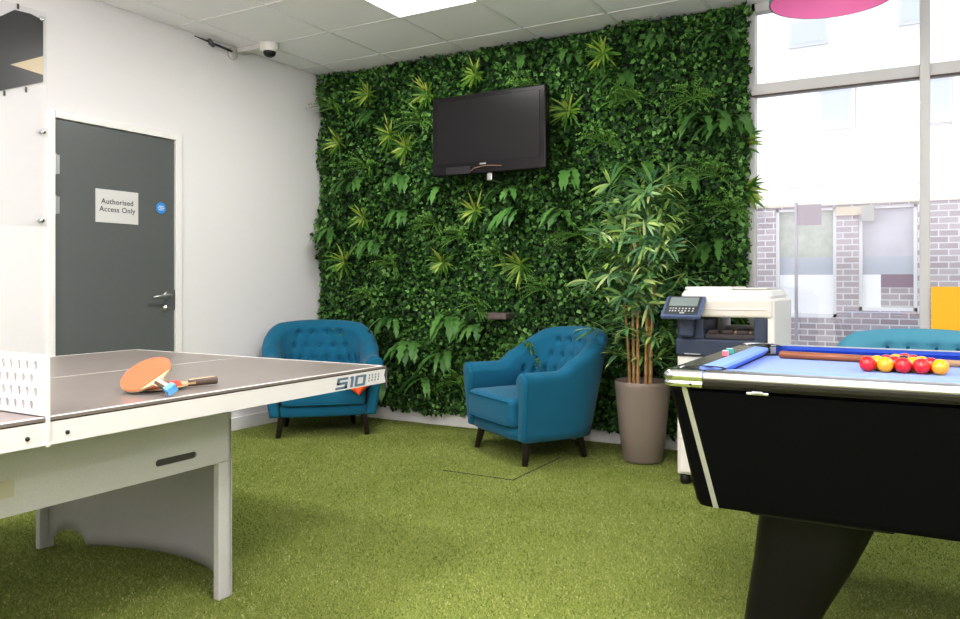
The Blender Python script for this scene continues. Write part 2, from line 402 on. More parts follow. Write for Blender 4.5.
for x, z in rosettes:
    lf = Leaves(); sc = random.uniform(.85, 1.15)
    for k in range(42):
        a = 2*PI*k/42*3+random.uniform(-.3, .3); out = random.uniform(.15, 1.1)
        dv = (math.cos(a), -out, math.sin(a)+.15)
        lf.blade((x+random.uniform(-.01, .01), 4.955, min(z, 2.64)+random.uniform(-.01, .01)), dv, (-math.sin(a), 0, math.cos(a)), random.uniform(.07, .19)*sc, random.uniform(.012, .019), random.uniform(.1, .35), 4)
    LW(lf.build('rosette_plant', ROS, lw))
for x, z in broads:
    lf = Leaves(); sc = random.uniform(.85, 1.15)
    for k in range(random.choice((6, 7, 8))):
        a = -PI/2+random.uniform(-1.15, 1.15)
        L = random.uniform(.20, .33)*sc; W = random.uniform(.045, .080)*sc
        st = np.array((x+random.uniform(-.03, .03), 4.95, min(z, 2.68)+random.uniform(-.02, .02)))
        dv = np.array((math.cos(a)*.8, -.8, .55+.2*math.sin(a)))
        lf.blade(st, dv, np.cross(dv, (0, 0, 1)), L, W, .95, 10, lambda t: (math.sin(PI*min(1, .12+t*.88))**.7), .3, .42)
    LW(lf.build('broad_fern', FERN, lw))
for x, z in spikies:
    lf = Leaves(); sc = random.uniform(.9, 1.2)
    for k in range(17):
        a = PI/2+random.uniform(-2.0, 2.0); L = random.uniform(.14, .24)*sc
        dv = np.array((math.cos(a), -random.uniform(.5, 1.1), math.sin(a)*.8+.2)); dv /= np.linalg.norm(dv)
        p = np.array((x, 4.925, min(z, 2.62))); dd = dv.copy(); step = L/9
        sdv = np.cross(dv, (0, 1, 0)); sdv /= np.linalg.norm(sdv)+1e-6
        lf.blade(p, dd, sdv, L, .007, .5, 5)
        for q in range(9):          # leaflets along the midrib
            dd = dd+np.array([0, 0, -.5/9*2]); dd /= np.linalg.norm(dd); p = p+dd*step
            if q < 2: continue
            for sg in (-1, 1):
                lf.blade(p, dd*.8+sg*sdv, np.cross(dd, sdv), .034*(1-q/14), .011, .1, 2)
    LW(lf.build('spiky_fern', SPK, lw))
# tufts that hang past the free right-hand edge
for x, z, sc, nl in ((-.97, 1.66, 1.1, 26), (-.96, 1.96, .75, 16)):
    lf = Leaves()
    for k in range(nl):
        a = random.uniform(-1.2, 1.3); dv = (math.cos(a), random.uniform(-.7, .3), math.sin(a)*.7)
        lf.blade((x-.02, 5.03, z+random.uniform(-.04, .04)), dv, (-math.sin(a), .2, math.cos(a)), random.uniform(.10, .17)*sc, .017, .3, 4)
    LW(lf.build('rosette_plant', ROS, lw))
tag(box('cable_outlet', (-2.74, -2.575, 4.86, 5.0, .828, .872), mat('bronze_outlet', (.12, .09, .085), .5), bev=.004),
    'small dull metal outlet box set in the plant wall left of the right-hand armchair', 'outlet')

# ------------------------------------------------------------------ television
tv = thing('television', 'black flat television mounted on the plant wall', 'television', (-2.664, 4.76, 2.135))
TY = 0
box('casing', (-.452, .452, -.018, .05, -.283, .283), mat('tv_gloss_bezel', (.008, .007, .008), .22, spec=.3), tv, .012, 3)
box('rear_housing', (-.30, .30, .045, .09, -.20, .20), BLACKP, tv, .01)
box('screen', (-.405, .405, -.0205, -.018, -.205, .243), mat('tv_screen', (.010, .0095, .010), .25, spec=.3), tv)
bm = bmesh.new(); tube(bm, [(-.13, -.022, -.265), (-.09, -.03, -.245), (.0, -.034, -.235), (.06, -.030, -.238), (.12, -.026, -.243)], .004, 6)
obj('dangling_cable', bm, mat('brown_cable', (.16, .10, .06), .5), tv, True)
box('speaker_strip', (-.33, -.13, -.022, -.018, -.278, -.225), BLACKP, tv)
box('logo_plate', (-.055, -.005, -.0215, -.018, -.222, -.212), STEEL, tv)
mb = box('mount_arm', (-.02, .02, .02, .19, -.33, -.27), STEEL, tv, .004)
box('wall_plate', (-.12, .12, .085, .24, -.16, .16), BLACKP, tv)

# ------------------------------------------------------------------ camera dome, sensor
cc = thing('security_camera', 'white dome security camera on the ceiling near the left wall', 'camera', (-4.13, 4.15, ZC))
bm = bmesh.new(); lathe(bm, [(.066, 0), (.068, -.02), (.066, -.048), (.056, -.062), (.045, -.064)], 32); fixn(bm)
obj('housing', bm, mat('ivory_plastic', (.80, .78, .74), .4), cc, True)
bm = bmesh.new(); lathe(bm, [(.046, -.058), (.045, -.075), (.036, -.092), (.02, -.102), (.002, -.105)], 24); fixn(bm)
obj('dome', bm, BLACKG, cc, True)
box('mounting_trunk', (-.306, -.05, -.035, .035, -.035, 0), mat('grey_trunk', (.60, .59, .57), .5), cc, .004)
se = thing('wall_sensor', 'thin black rod sensor with grey round base at top of the left wall', 'sensor', (XL, 4.08, ZC-.03))
bm = bmesh.new(); lathe(bm, [(.045, 0), (.045, .014), (.036, .022)], 24)
bmesh.ops.transform(bm, matrix=basis((0, 0, -.02), (0, 1, 0), (0, 0, 1)), verts=bm.verts[:]); obj('base', bm, mat('grey_base', (.5, .5, .47), .5), se, True)
bm = bmesh.new(); tube(bm, [(.02, -.02, -.01), (.06, -.24, -.012), (.075, -.40, -.010)], [.009, .008, .003], 8); obj('rod', bm, BLACKP, se, True)
bm = bmesh.new(); tube(bm, [(.056, -.22, -.03), (.062, -.25, -.012), (.064, -.27, .004)], [.014, .019, .012], 10); obj('clip', bm, mat('dark_grey_plastic', (.10, .10, .11), .4), se, True)

# ------------------------------------------------------------------ ceiling lights
DIFF = mat('light_diffuser', (.9, .9, .9), .5, emis=(1, .99, .97), estr=2.2)
first = None
for k, (x, y) in enumerate(sorted(lights, key=lambda p: (p[0]+3)**2+(p[1]-3.57)**2)):
    lab = 'bright square recessed ceiling light panel above the armchairs' if k == 0 else None
    if k == 0:
        first = cl = thing('ceiling_light', lab, 'ceiling light', (x+.3, y+.3, ZC))
        box('diffuser', (-.285, .285, -.285, .285, .0, .012), DIFF, cl)
        bm = bmesh.new(); B(bm, -.29, .29, -.29, .29, .012, .02); obj('frame', bm, CEILB, cl)

# ------------------------------------------------------------------ pendant lamp
pd = thing('pendant_lamp', 'pink-lined dark green pendant shade hanging above the pool table', 'pendant lamp', (-.30, 3.05, 2.10))
pk = mat('lit_pink_lining', (.74, .21, .44), .55, emis=(.85, .30, .55), estr=.16); gnm = mat('green_shade', (.02, .20, .13), .4)  # weak emission puts lamplight into the lining colour
pro = [(.210, 0), (.208, .05), (.195, .13), (.16, .20), (.09, .25), (.03, .27)]
bm = bmesh.new(); lathe(bm, pro, 56, cap0=False, cap1=True); fixn(bm); obj('shade', bm, gnm, pd, True)
bm = bmesh.new(); lathe(bm, [(r-.004, z+(.0 if i == 0 else -.004)) for i, (r, z) in enumerate(pro)], 56, cap0=False, cap1=True); obj('lining', bm, pk, pd, True)
bm = bmesh.new(); tube(bm, [(0, 0, .26), (0, 0, ZC-2.10)], .004, 8); obj('cord', bm, BLACKP, pd)
bm = bmesh.new(); lathe(bm, [(.012, .25), (.02, .2), (.035, .15), (.03, .11), (.005, .09)], 20); obj('bulb', bm, mat('bulb_glass', (.9, .9, .88), .3, emis=(1, .9, .8), estr=1.5), pd, True)
bm = bmesh.new(); lathe(bm, [(.05, ZC-2.10-.03), (.05, ZC-2.10)], 24); obj('ceiling_rose', bm, CEILB, pd)

# ------------------------------------------------------------------ armchairs
def smooth(a, b, x):
    t = max(0., min(1., (x-a)/(b-a))); return t*t*(3-2*t)
def chair_parts(root):
    NT = 150
    T = .12; Z0 = .148
    W0, W1, Dp0, Dp1 = .365, .460, .265, .400
    YA = -.33                                   # arm front
    def path(t, z):
        """outer surface point and inward normal; t in 0..1 round the U"""
        s = (z-Z0)/(.80-Z0); w = W0+(W1-W0)*s; dp = Dp0+(Dp1-Dp0)*s; ya = YA-.025*s
        f1 = .24                               # share of each straight arm
        y1 = -.02
        def pt(t):
            if t < f1: return Vector((w, ya+(y1-ya)*t/f1, 0))
            if t > 1-f1: return Vector((-w, ya+(y1-ya)*(1-t)/f1, 0))
            ph = (t-f1)/(1-2*f1)*PI; e = 2/2.35
            c, s_ = math.cos(ph), math.sin(ph)
            return Vector((w*math.copysign(abs(c)**e, c), y1+(dp-y1)*abs(s_)**e, 0))
        p = pt(t); a = pt(max(0, t-.012)); b = pt(min(1, t+.012)); d = (b-a).normalized()
        return p, Vector((-d.y, d.x, 0)), w
    def height(t):
        p, nn, w = path(t, .6); q = abs(p.x)/w
        tt = min(t, 1-t)
        return .560+.212*smooth(.16, .385, tt)+.026*smooth(.30, .5, tt)
    ts = [i/NT for i in range(NT+1)]
    arc = [0]
    for a, b in zip(ts, ts[1:]): arc.append(arc[-1]+(path(b, .55)[0]-path(a, .55)[0]).length)
    half = arc[-1]/2
    # buttons (arc position from the centre of the back, height)
    buts = []
    dx = .122
    for r, z in enumerate((.70, .60, .50)):
        cnt = 4 if r == 0 else (5 if r == 1 else 10)
        for k in range(cnt): buts.append(((k-(cnt-1)/2)*dx, z))
    def dimple(sx, z):
        dpt = 0
        for bx, bz in buts:
            d2 = (sx-bx)**2+(z-bz)**2
            if d2 < .01: dpt += .030*math.exp(-d2/(2*.019**2))
        for i, (ax, az) in enumerate(buts):
            for bx, bz in buts[i+1:]:
                if abs(abs(bx-ax)-dx/2) < .005 and abs(abs(bz-az)-.10) < .01:
                    vx, vz = bx-ax, bz-az; L2 = vx*vx+vz*vz
                    u = max(0, min(1, ((sx-ax)*vx+(z-az)*vz)/L2)); d2 = (sx-ax-u*vx)**2+(z-az-u*vz)**2
                    if d2 < .002: dpt = max(dpt, .006*math.exp(-d2/(2*.010**2)))
        return dpt
    def ring(t, sx, ins=0, fwd=0):
        h = height(t)-ins; r = T/2; pts = []
        prof = [(0+ins, Z0+ins)]+[(ins, Z0+(h-r-Z0)*k/8) for k in range(1, 8)]
        prof += [(r-(r-ins)*math.cos(PI*k/12), h-r+(r-0)*math.sin(PI*k/12)) for k in range(0, 13)]
        zi = .30
        def tin(z): return T-.045*(1-smooth(.33, .52, z))
        prof += [(tin(h-r-(h-r-zi)*k/34)-ins, h-r-(h-r-zi)*k/34) for k in range(1, 35)]+[(tin(.2)-ins, Z0+ins)]
        for j, (nn, z) in enumerate(prof):
            p, nv, w = path(t, z)
            bulge = 0
            if j > 18 and z > .31: nn += .010*math.exp(-((z-h+.055)/.03)**2)*smooth(.30, .42, min(t, 1-t)) + .012*math.sin(PI*min(1, (z-.31)/(h-.31)))-dimple(sx, z) if ins == 0 else 0
            q = p+nv*nn; pts.append((q.x, q.y-fwd, z))
        return pts
    bm = bmesh.new(); rings = []
    for ins, fwd in ((.022, .022), (.013, .020), (.005, .012)): rings.append(ring(0, -half, ins, fwd))
    rings += [ring(t, arc[i]-half) for i, t in enumerate(ts)]
    for ins, fwd in ((.005, .012), (.013, .020), (.022, .022)): rings.append(ring(1, half, ins, fwd))
    ring_surface(bm, rings); fixn(bm)
    obj('back_and_arms', bm, TEAL, root, True)
    for bx, bz in buts:
        i = min(range(len(arc)), key=lambda i: abs(arc[i]-half-bx)); p, nv, w = path(ts[i], bz)
        c = p+nv*(T-.016); bmb = bmesh.new()
        bmesh.ops.create_icosphere(bmb, subdivisions=2, radius=.010, matrix=Matrix.Translation((c.x, c.y, bz))); obj('button', bmb, TEALD, root, True)
    for sg in (0, 1):                             # piping round each arm front
        pr = ring(sg, 0)
        pr = pr[:-1]; bmb = bmesh.new(); sel = pr[0:8]+pr[8:21]+pr[24:54:6]
        tube(bmb, [(x, y-.003, z) for x, y, z in sel], .0045, 6); obj('arm_piping', bmb, TEALD, root, True)
    # base frame under the seat
    bm = bmesh.new()
    rings = []
    for z, k in ((.148, .96), (.158, 1.0), (.215, 1.0), (.225, .97)):
        pts = []
        for i in range(48):
            ph = 2*PI*i/48; c, s = math.cos(ph), math.sin(ph); e = 2/5 if s < 0 else 2/2.3
            pts.append((.350*k*math.copysign(abs(c)**e, c), -.062+(.302 if s < 0 else .300)*k*math.copysign(abs(s)**e, s), z))
        rings.append(pts)
    ring_surface(bm, rings); fixn(bm); obj('seat_base', bm, TEAL, root, True)
    # seat cushion
    bm = bmesh.new(); B(bm, -.292, .292, -.385, .21, .222, .395, .035, 5)
    bmesh.ops.subdivide_edges(bm, edges=[e for e in bm.edges if e.calc_length() > .2], cuts=10, use_grid_fill=True)
    for v in bm.verts:
        if v.co.z > .30:
            v.co.z += .022*max(0, 1-(v.co.x/.30)**2)*max(0, 1-((v.co.y+.09)/.31)**2)
        if v.co.y < -.34: v.co.y -= .012*max(0, 1-(v.co.x/.30)**2)
    fixn(bm); cu = obj('seat_cushion', bm, TEAL, root, True)
    for zz in (.378, .240):
        bmb = bmesh.new(); tube(bmb, [(x, -.352-.011*max(0, 1-(x/.30)**2)-.036, zz) for x in [-.25+.05*k for k in range(11)]], .004, 6); obj('seat_piping', bmb, TEALD, cu, True)
    for x, y, ox, oy in ((-.285, -.275, -.025, -.03), (.285, -.275, .025, -.03), (-.23, .13, -.025, .03), (.23, .13, .025, .03)):
        bmb = bmesh.new(); tube(bmb, [(x, y, .165), (x+ox*.1, y+oy*.1, .145), (x+ox, y+oy, 0)], [.027, .026, .018], 14); obj('leg', bmb, LEGW, root, True)
def copytree(o, parent=None):
    c = o.copy(); COL.objects.link(c)
    if parent: c.parent = parent
    for ch in list(o.children): copytree(ch, c)
    return c
ch1 = thing('armchair', 'teal buttoned tub armchair in the corner behind the table tennis table, orange cushion on it', 'armchair', (-3.925, 4.47, 0), math.radians(44), 'teal tub armchairs')
chair_parts(ch1)
ch2 = copytree(ch1); ch2.location = (-2.165, 4.57, 0); ch2.rotation_euler.z = math.radians(-33)
ch2['label'] = 'teal buttoned tub armchair in side view, between the plant wall and the potted bamboo'
ch3 = copytree(ch1); ch3.location = (-.03, 4.53, 0); ch3.rotation_euler.z = math.radians(0); ch3.scale = (1.05, 1.05, 1.05)
ch3_ma = mat('daylit_teal_fabric', (.10, .33, .44), .85, bump=.2, bscale=600, spec=.15)  # lighter copy of the teal, window daylight put into its colour
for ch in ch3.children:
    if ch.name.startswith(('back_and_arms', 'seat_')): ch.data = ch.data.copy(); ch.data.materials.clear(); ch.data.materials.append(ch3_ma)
ch3['label'] = 'daylit teal armchair beside the window, only its back showing above the pool table'

# orange cushion on the corner armchair
def cushion(w, t):
    bm = bmesh.new(); n = 18; G = {}
    for sgn in (1, -1):
        for i in range(n+1):
            for j in range(n+1):
                u, v = 2*i/n-1, 2*j/n-1
                if sgn == -1 and (i in (0, n) or j in (0, n)): G[(sgn, i, j)] = G[(1, i, j)]; continue
                pin = 1-.08*(1-u*u)*abs(v)**3; pin2 = 1-.08*(1-v*v)*abs(u)**3
                G[(sgn, i, j)] = bm.verts.new((u*w/2*pin2, v*w/2*pin, sgn*t/2*((1-u**4)*(1-v**4))**.5))
        for i in range(n):
            for j in range(n):
                q = [G[(sgn, i, j)], G[(sgn, i+1, j)], G[(sgn, i+1, j+1)], G[(sgn, i, j+1)]]
                bm.faces.new(q if sgn == 1 else q[::-1])
    return bm
cu = obj('scatter_cushion', cushion(.20, .07), ORANGE, None, True)
CUSHION = cu
tag(cu, 'orange scatter cushion on the corner armchair, mostly hidden by the table edge', 'cushion')

# ------------------------------------------------------------------ table tennis table
tt = thing('table_tennis_table', 'outdoor table tennis table, grey top, white rails, solid steel net, 510 on its side', 'table', (-2.62, 1.13, 0))
TX0, TX1 = -.76, .76; HL = 1.37
TOPM = mat('taupe_table_top', (.20, .178, .160), .34, nscale=60, namt=.04, bump=.02, bscale=300)
WHT = mat('white_powder_coat', (.70, .69, .68), .4)
WTB = mat('white_line', (.70, .68, .64), .4)
FRM = mat('speckled_grey_frame', (.54, .545, .52), .5, nscale=160, namt=.10, bump=.06, bscale=200)
EDG = mat('dark_brown_edge', (.055, .028, .024), .5)
for sg in (1, -1):
    y0, y1 = (.006, HL) if sg == 1 else (-HL, -.006)
    tp = box('table_top', (TX0, TX1, y0, y1, .7515, .760), TOPM, tt, .001)
    bm = bmesh.new()
    for lim in ((TX0+.001, TX0+.016, y0+.001, y1-.001), (TX1-.016, TX1-.001, y0+.001, y1-.001), (-.0025, .0025, y0+.001, y1-.001)): B(bm, *lim, .7598, .7604)
    ye = y1 if sg == 1 else y0; B(bm, TX0+.001, TX1-.001, min(ye, ye-sg*.016), max(ye, ye-sg*.016), .7598, .7604)
    obj('court_lines', bm, WTB, tp)
    box('edge_band', (TX0+.002, TX1-.002, y0+.002, y1-.002, .7485, .7518), EDG, tp)
    # side rails with the flared end
    for sx in (-1, 1):
        bm = bmesh.new(); xo = sx*.760
        ol = [(0.004, .6925), (0.004, .748), (HL-.004, .748), (HL-.012, .725), (HL-.003, .7), (HL-.006, .694)]
        ol = [(sg*a, b) for a, b in ol]
        M = basis((xo-sx*.010, 0, 0), (0, 1, 0), (0, 0, 1))
        plate('side_rail', ol, [], .018, WHT, tt, M)
    B_ = bmesh.new(); B(B_, TX0+.02, TX1-.02, min(ye-sg*.02, ye-sg*.002), max(ye-sg*.02, ye-sg*.002), .694, .7455, .003); obj('end_rail', B_, WHT, tt)
    for sx in (-1, 1):
        bm = bmesh.new(); B(bm, sx*.755-.004, sx*.755+.004, min(ye, ye+sg*.008), max(ye, ye+sg*.008), .672, .75); obj('corner_cap', bm, mat('dark_grey_plastic', (.1, .1, .11), .4), tt)
    bm = bmesh.new(); bmesh.ops.create_uvsphere(bm, u_segments=12, v_segments=8, radius=.0055, matrix=Matrix.Translation((.7605, sg*.05, .716)))
    obj('rail_bolt', bm, BLACKP, tt, True)
# 510 lettering, slanted block figures
NV = mat('slate_blue_print', (.12, .19, .26), .4)
def strokes(segs, y0, z0, sc):
    bm = bmesh.new()
    for a, b, c, d in segs:
        vs = [bm.verts.new((.7606, y0+sc*(1.13*p+.22*q), z0+sc*q)) for p, q in ((a, c), (b, c), (b, d), (a, d))]; bm.faces.new(vs)
        vs2 = [bm.verts.new((.7600, y0+sc*(1.13*p+.22*q), z0+sc*q)) for p, q in ((a, c), (b, c), (b, d), (a, d))]
        bm.faces.new(vs2[::-1])
    return bm
t_ = .20
five = [(0, 1.35, .8, 1.0), (0, .34, .4, .8), (0, 1.35, .4, .6), (1.01, 1.35, 0, .4), (-.1, 1.35, 0, .2)]
one = [(1.62, 2.05, .8, 1.0), (1.75, 2.09, 0, .8)]
zero = [(2.3, 3.7, .8, 1.0), (2.3, 3.7, 0, .2), (2.3, 2.64, .2, .8), (3.36, 3.7, .2, .8)]
ticks = [(4.1+.42*k, 4.24+.42*k, .25+.25*j, .42+.25*j) for k in range(4) for j in range(3)]
obj('number_510', strokes(five+one+zero, 1.068, .6995, .040), NV, tt)
obj('tick_marks', strokes(ticks, 1.068, .6995, .040), NV, tt)
# beam frame + curved legs
for sx in (1, -1):
    xo = .518*sx
    ol = [(-.80, .472), (.80, .472), (.80, .745), (-.80, .745)]
    def slot(c, w, h, z): return [(c-w+h*0+(-h)*math.sin(PI*k/8)*1.0, z-h*math.cos(PI*k/8)) for k in range(9)]+[(c+w+h*math.sin(PI*k/8), z+h*math.cos(PI*k/8)) for k in range(9)]
    plate('side_beam', ol, [slot(.572, .068, .011, .520), slot(-.572, .068, .011, .520)], .03, FRM, tt, basis((xo-sx*.015, 0, 0), (0, 1, 0), (0, 0, 1)))
    for c in (.572, -.572):
        box('slot_backing', (xo-sx*.006-.001, xo-sx*.006+.001, c-.085, c+.085, .505, .535), mat('dark_recess', (.065, .065, .055), .7), tt)
    if sx == 1: box('maker_label', (xo, xo+.001, -.03, .055, .522, .570), mat('cream_label', (.50, .49, .36), .5), tt)
box('under_tray', (-.49, .49, -.80, .80, .62, .64), FRM, tt)
for sg in (1, -1):
    # arched sheet leg with a half-round cut at its foot
    bm = bmesh.new(); NS = 140; half = .526; sag = .20; rows = 12
    R = (half**2+sag**2)/(2*sag); th = math.asin(half/R); grid = []
    cuts = (-.50, .50)
    for face in (0, 1):
        g2 = []
        for i in range(NS+1):
            a = -th+2*th*i/NS; rr = R-(.012 if face else 0)
            x = rr*math.sin(a); y = .79+rr*math.cos(a)-(R-sag); s = R*a
            s0 = min(cuts, key=lambda c: abs(s-c)); zb = 0.0
            zb = math.sqrt(max(0, .07**2-(s-s0)**2)) if sg*0 == 0 and abs(s-s0) < .07 and s0 < 0 else 0
            g2.append([bm.verts.new((x, sg*y, zb+(.62-zb)*k/rows)) for k in range(rows+1)])
        grid.append(g2)
    for i in range(NS):
        for k in range(rows):
            bm.faces.new((grid[0][i][k], grid[0][i+1][k], grid[0][i+1][k+1], grid[0][i][k+1]))
            bm.faces.new((grid[1][i][k], grid[1][i][k+1], grid[1][i+1][k+1], grid[1][i+1][k]))
        bm.faces.new((grid[0][i][0], grid[1][i][0], grid[1][i+1][0], grid[0][i+1][0]))
    fixn(bm)
    lp = obj('leg_panel', bm, FRM, tt, True)
    for sx in (1, -1):
        box('leg_post', (sx*.505-.015 if sx > 0 else -.552, sx*.505+.013 if sx > 0 else -.522, min(sg*.745, sg*.805), max(sg*.745, sg*.805), 0, .478), FRM, tt, .003)
# net
holes = []
for r in range(4):
    z = .0245+.033*r
    for k in range(-21, 22):
        x = k*.035+(.0175 if r % 2 else 0)-.006
        if abs(x) > .715: continue
        hw, hh_ = .0072, .0125
        holes.append([(x+hw*math.cos(2*PI*q/12), z+(hh_-hw)*(1 if math.sin(2*PI*q/12+.001) > 0 else -1)+hw*math.sin(2*PI*q/12)) for q in range(12)])
nt_ = plate('net', [(-.757, 0.002), (.757, .002), (.757, .1525), (-.757, .1525)], holes, .004, WHT, tt, basis((0, 0, .760), (1, 0, 0), (0, 0, 1)))
for sx in (1, -1):
    box('net_post', (min(sx*.756, sx*.7635), max(sx*.756, sx*.7635), -.0045, .0045, .688, .9135), WHT, tt, .001)

# bats
def bat(name, label, E, C, roll, red):
    """E handle end, C blade centre; roll tilts the blade about its length"""
    E = Vector(E); C = Vector(C); a = (C-E).normalized(); up = Vector((0, 0, 1)); n = (up-a*up.dot(a)).normalized()
    n = (Matrix.Rotation(roll, 3, a) @ n).normalized()
    M = basis(C, a, n.cross(a))
    t = thing(name, label, 'bat', C)
    t.matrix_world = M
    def pl(nm, ol, z0, z1, m, par, M2=None): 
        o = plate(nm, ol, [], z1-z0, m, par, Matrix.Translation((0, 0, (z0+z1)/2)), 0); return o
    oval = [(.079*math.cos(q)*(1.02), .075*math.sin(q)) for q in [2*PI*k/40 for k in range(40)]]
    neck = [(x, y) for x, y in oval if x > -.060]+[(-.078, -.016), (-.10, -.013), (-.10, .013), (-.078, .016)]
    neck.sort(key=lambda p: math.atan2(p[1], p[0]+.02))
    pl('blade', neck, -.003, .003, mat('bat_wood', (.62, .45, .25), .5), t)
    rub = [(x, y) for x, y in oval if x > -.058]
    pl('rubber', rub, .003, .0052, red, t); pl('rubber', rub, -.0052, -.003, mat('black_rubber', (.02, .02, .02), .6), t)
    hb = bmesh.new()
    rings = []
    for x, w, h in ((-.078, .0125, .009), (-.10, .0125, .011), (-.14, .0135, .0115), (-.162, .0165, .012), (-.165, .015, .010)):
        rings.append([(x, w*math.copysign(abs(math.cos(q))**.7, math.cos(q)), h*math.copysign(abs(math.sin(q))**.7, math.sin(q))) for q in [2*PI*k/20 for k in range(20)]])
    ring_surface(hb, rings); fixn(hb); hd = obj('handle', hb, mat('striped_handle_dark', (.09, .065, .045), .4), t, True)
    for y, w, m in ((0, .005, mat('handle_cream', (.72, .58, .38), .5)),):
        box('handle_stripe', (-.160, -.082, y-w, y+w, .0085, .0122), m, hd)
        box('handle_stripe', (-.160, -.082, y-w, y+w, -.0122, -.0085), m, hd)
    return t, hd
RED = mat('orange_red_rubber', (.88, .13, .045), .55); RED2 = mat('red_rubber', (.75, .08, .035), .55)
def cam2w(X, Z, z):
    c, s = math.cos(-.5204), math.sin(-.5204); return (c*X+s*Z, -s*X+c*Z, z)
b1, h1 = bat('table_tennis_bat', 'orange-red table tennis bat lying on top of the other bat', cam2w(-.868, 2.227, .778), cam2w(-1.000, 2.345, .8125), math.radians(-33), RED)
bm = bmesh.new(); B(bm, -.166, -.142, -.0155, .0155, -.0128, .0128, .003); obj('blue_tape', bm, mat('blue_grip_tape', (.12, .38, .75), .5), h1)
b2, h2 = bat('table_tennis_bat', 'red table tennis bat underneath, its handle pointing right', cam2w(-.840, 2.49, .779), cam2w(-.985, 2.420, .768), 0, RED2)

# ------------------------------------------------------------------ pool table
pt = thing('pool_table', 'black pool table with light blue cloth and chrome corners', 'pool table', (.42, 2.825, 0))
PX, PY = 1.095, .585                         # half sizes: x -.675 .. 1.515, y 2.24 .. 3.41
CL = mat('light_blue_cloth', (.235, .36, .79), .9, nscale=400, namt=.05, spec=.1, sheen=.2)
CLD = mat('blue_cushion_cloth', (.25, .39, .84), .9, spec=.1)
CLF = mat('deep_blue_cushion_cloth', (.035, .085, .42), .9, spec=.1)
BLK = mat('black_laminate', (.003, .003, .004), .4, spec=.08)
RAILT = mat('dark_rail_top', (.05, .055, .04), .25, spec=.6)
SILV = mat('satin_aluminium_rail', (.50, .50, .52), .38, 1)
# cabinet: tapered body
bm = bmesh.new(); rings = []
def rrect(hx, hy, r, z, seg=6):
    pts = []
    for cx, cy, a0 in ((hx-r, hy-r, 0), (-hx+r, hy-r, 90), (-hx+r, -hy+r, 180), (hx-r, -hy+r, 270)):
        for k in range(seg+1):
            a = math.radians(a0+90*k/seg); pts.append((cx+r*math.cos(a), cy+r*math.sin(a), z))
    return pts
for hx, hy, r, z in ((1.0, .485, .03, .428), (1.015, .497, .035, .431), (1.022, .502, .035, .445), (1.081, .561, .03, .777)): rings.append(rrect(hx, hy, r, z))
ring_surface(bm, rings); fixn(bm); obj('cabinet', bm, BLK, pt, False)
for sx in (-1, 1):
    for sy in (-1, 1):
        bm = bmesh.new()
        for nm, (dx0, dx1) in (('f', (0, 0)),):
            top = [(sx*1.045, sy*.5655, .80), (sx*1.030, sy*.5655, .80)]; bot = [(sx*.966, sy*.4995, .431), (sx*.951, sy*.4995, .431)]
            vs = [bm.verts.new((p[0], p[1]+sy*.0015, p[2])) for p in (top[0], top[1], bot[1], bot[0])]
            f = bm.faces.new(vs); r = bmesh.ops.extrude_face_region(bm, geom=[f]); bmesh.ops.translate(bm, vec=(0, -sy*.004, 0), verts=[v for v in r['geom'] if isinstance(v, bmesh.types.BMVert)])
        fixn(bm); obj('corner_strip', bm, mat('silver_strip', (.55, .55, .53), .35, .6), pt)
# bed
box('playing_surface', (-.98, .98, -.47, .47, .78, .799), CL, pt)
# rails (top boards) left / right / far / near
def extr(name, prof, a, b, axis, m, par=pt, sm=False, miter=0):
    """prof list of (n, z): n measured outward; axis 'x' runs along x"""
    bm = bmesh.new(); r0 = []; r1 = []
    for n_, z in prof:
        if axis[0] == 'x': s = 1 if axis[1] == '+' else -1; r0.append((a+miter*(-n_), s*n_, z)); r1.append((b-miter*(-n_), s*n_, z))
        else: s = 1 if axis[1] == '+' else -1; r0.append((s*n_, a+miter*(-n_), z)); r1.append((s*n_, b-miter*(-n_), z))
    ring_surface(bm, [r0, r1]); fixn(bm); return obj(name, bm, m, par, sm)
rp = [(PY-.075, .78), (PY-.075, .835), (PY-.02, .836), (PY-.008, .833), (PY-.001, .826), (PY, .818), (PY-.001, .814), (PY-.02, .812)]
near = extr('top_rail', rp, -.975, .975, 'x-', SILV)
extr('top_rail', rp, -.975, .975, 'x+', SILV)
extr('rail_underside', [(PY-.03, .785), (PY-.018, .788), (PY-.006, .798), (PY-.0012, .808), (PY-.0009, .8145), (PY-.03, .8145)], -.98, .98, 'x-', mat('dark_rail_lip', (.05, .045, .042), .4, .3))
rq = [(PX-.075, .78), (PX-.075, .835), (PX-.012, .836), (PX-.003, .832), (PX, .822), (PX-.004, .806), (PX-.02, .79)]
extr('end_rail', rq, -.47, .47, 'y-', RAILT); extr('end_rail', rq, -.47, .47, 'y+', RAILT)
# cushions
cx = [(0, .80), (0, .835), (.055, .834), (.060, .826), (.035, .80)]
def cush(name, base, a, b, axis, m):
    prof = [(base-n_, z) for n_, z in cx]
    bm = bmesh.new(); r0 = []; r1 = []
    for (n_, z), (q, _) in zip(prof, cx):
        s = 1 if axis[1] == '+' else -1; A, Bb = a+q*.9, b-q*.9
        if axis[0] == 'x': r0.append((A, s*n_, z)); r1.append((Bb, s*n_, z))
        else: r0.append((s*n_, A, z)); r1.append((s*n_, Bb, z))
    ring_surface(bm, [r0, r1]); fixn(bm); return obj(name, bm, m, pt)
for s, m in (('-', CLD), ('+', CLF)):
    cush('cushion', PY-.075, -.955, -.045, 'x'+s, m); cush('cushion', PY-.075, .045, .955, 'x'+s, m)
cush('cushion', PX-.075, -.445, .43, 'y-', CLD); cush('cushion', PX-.075, -.445, .43, 'y+', CLD)
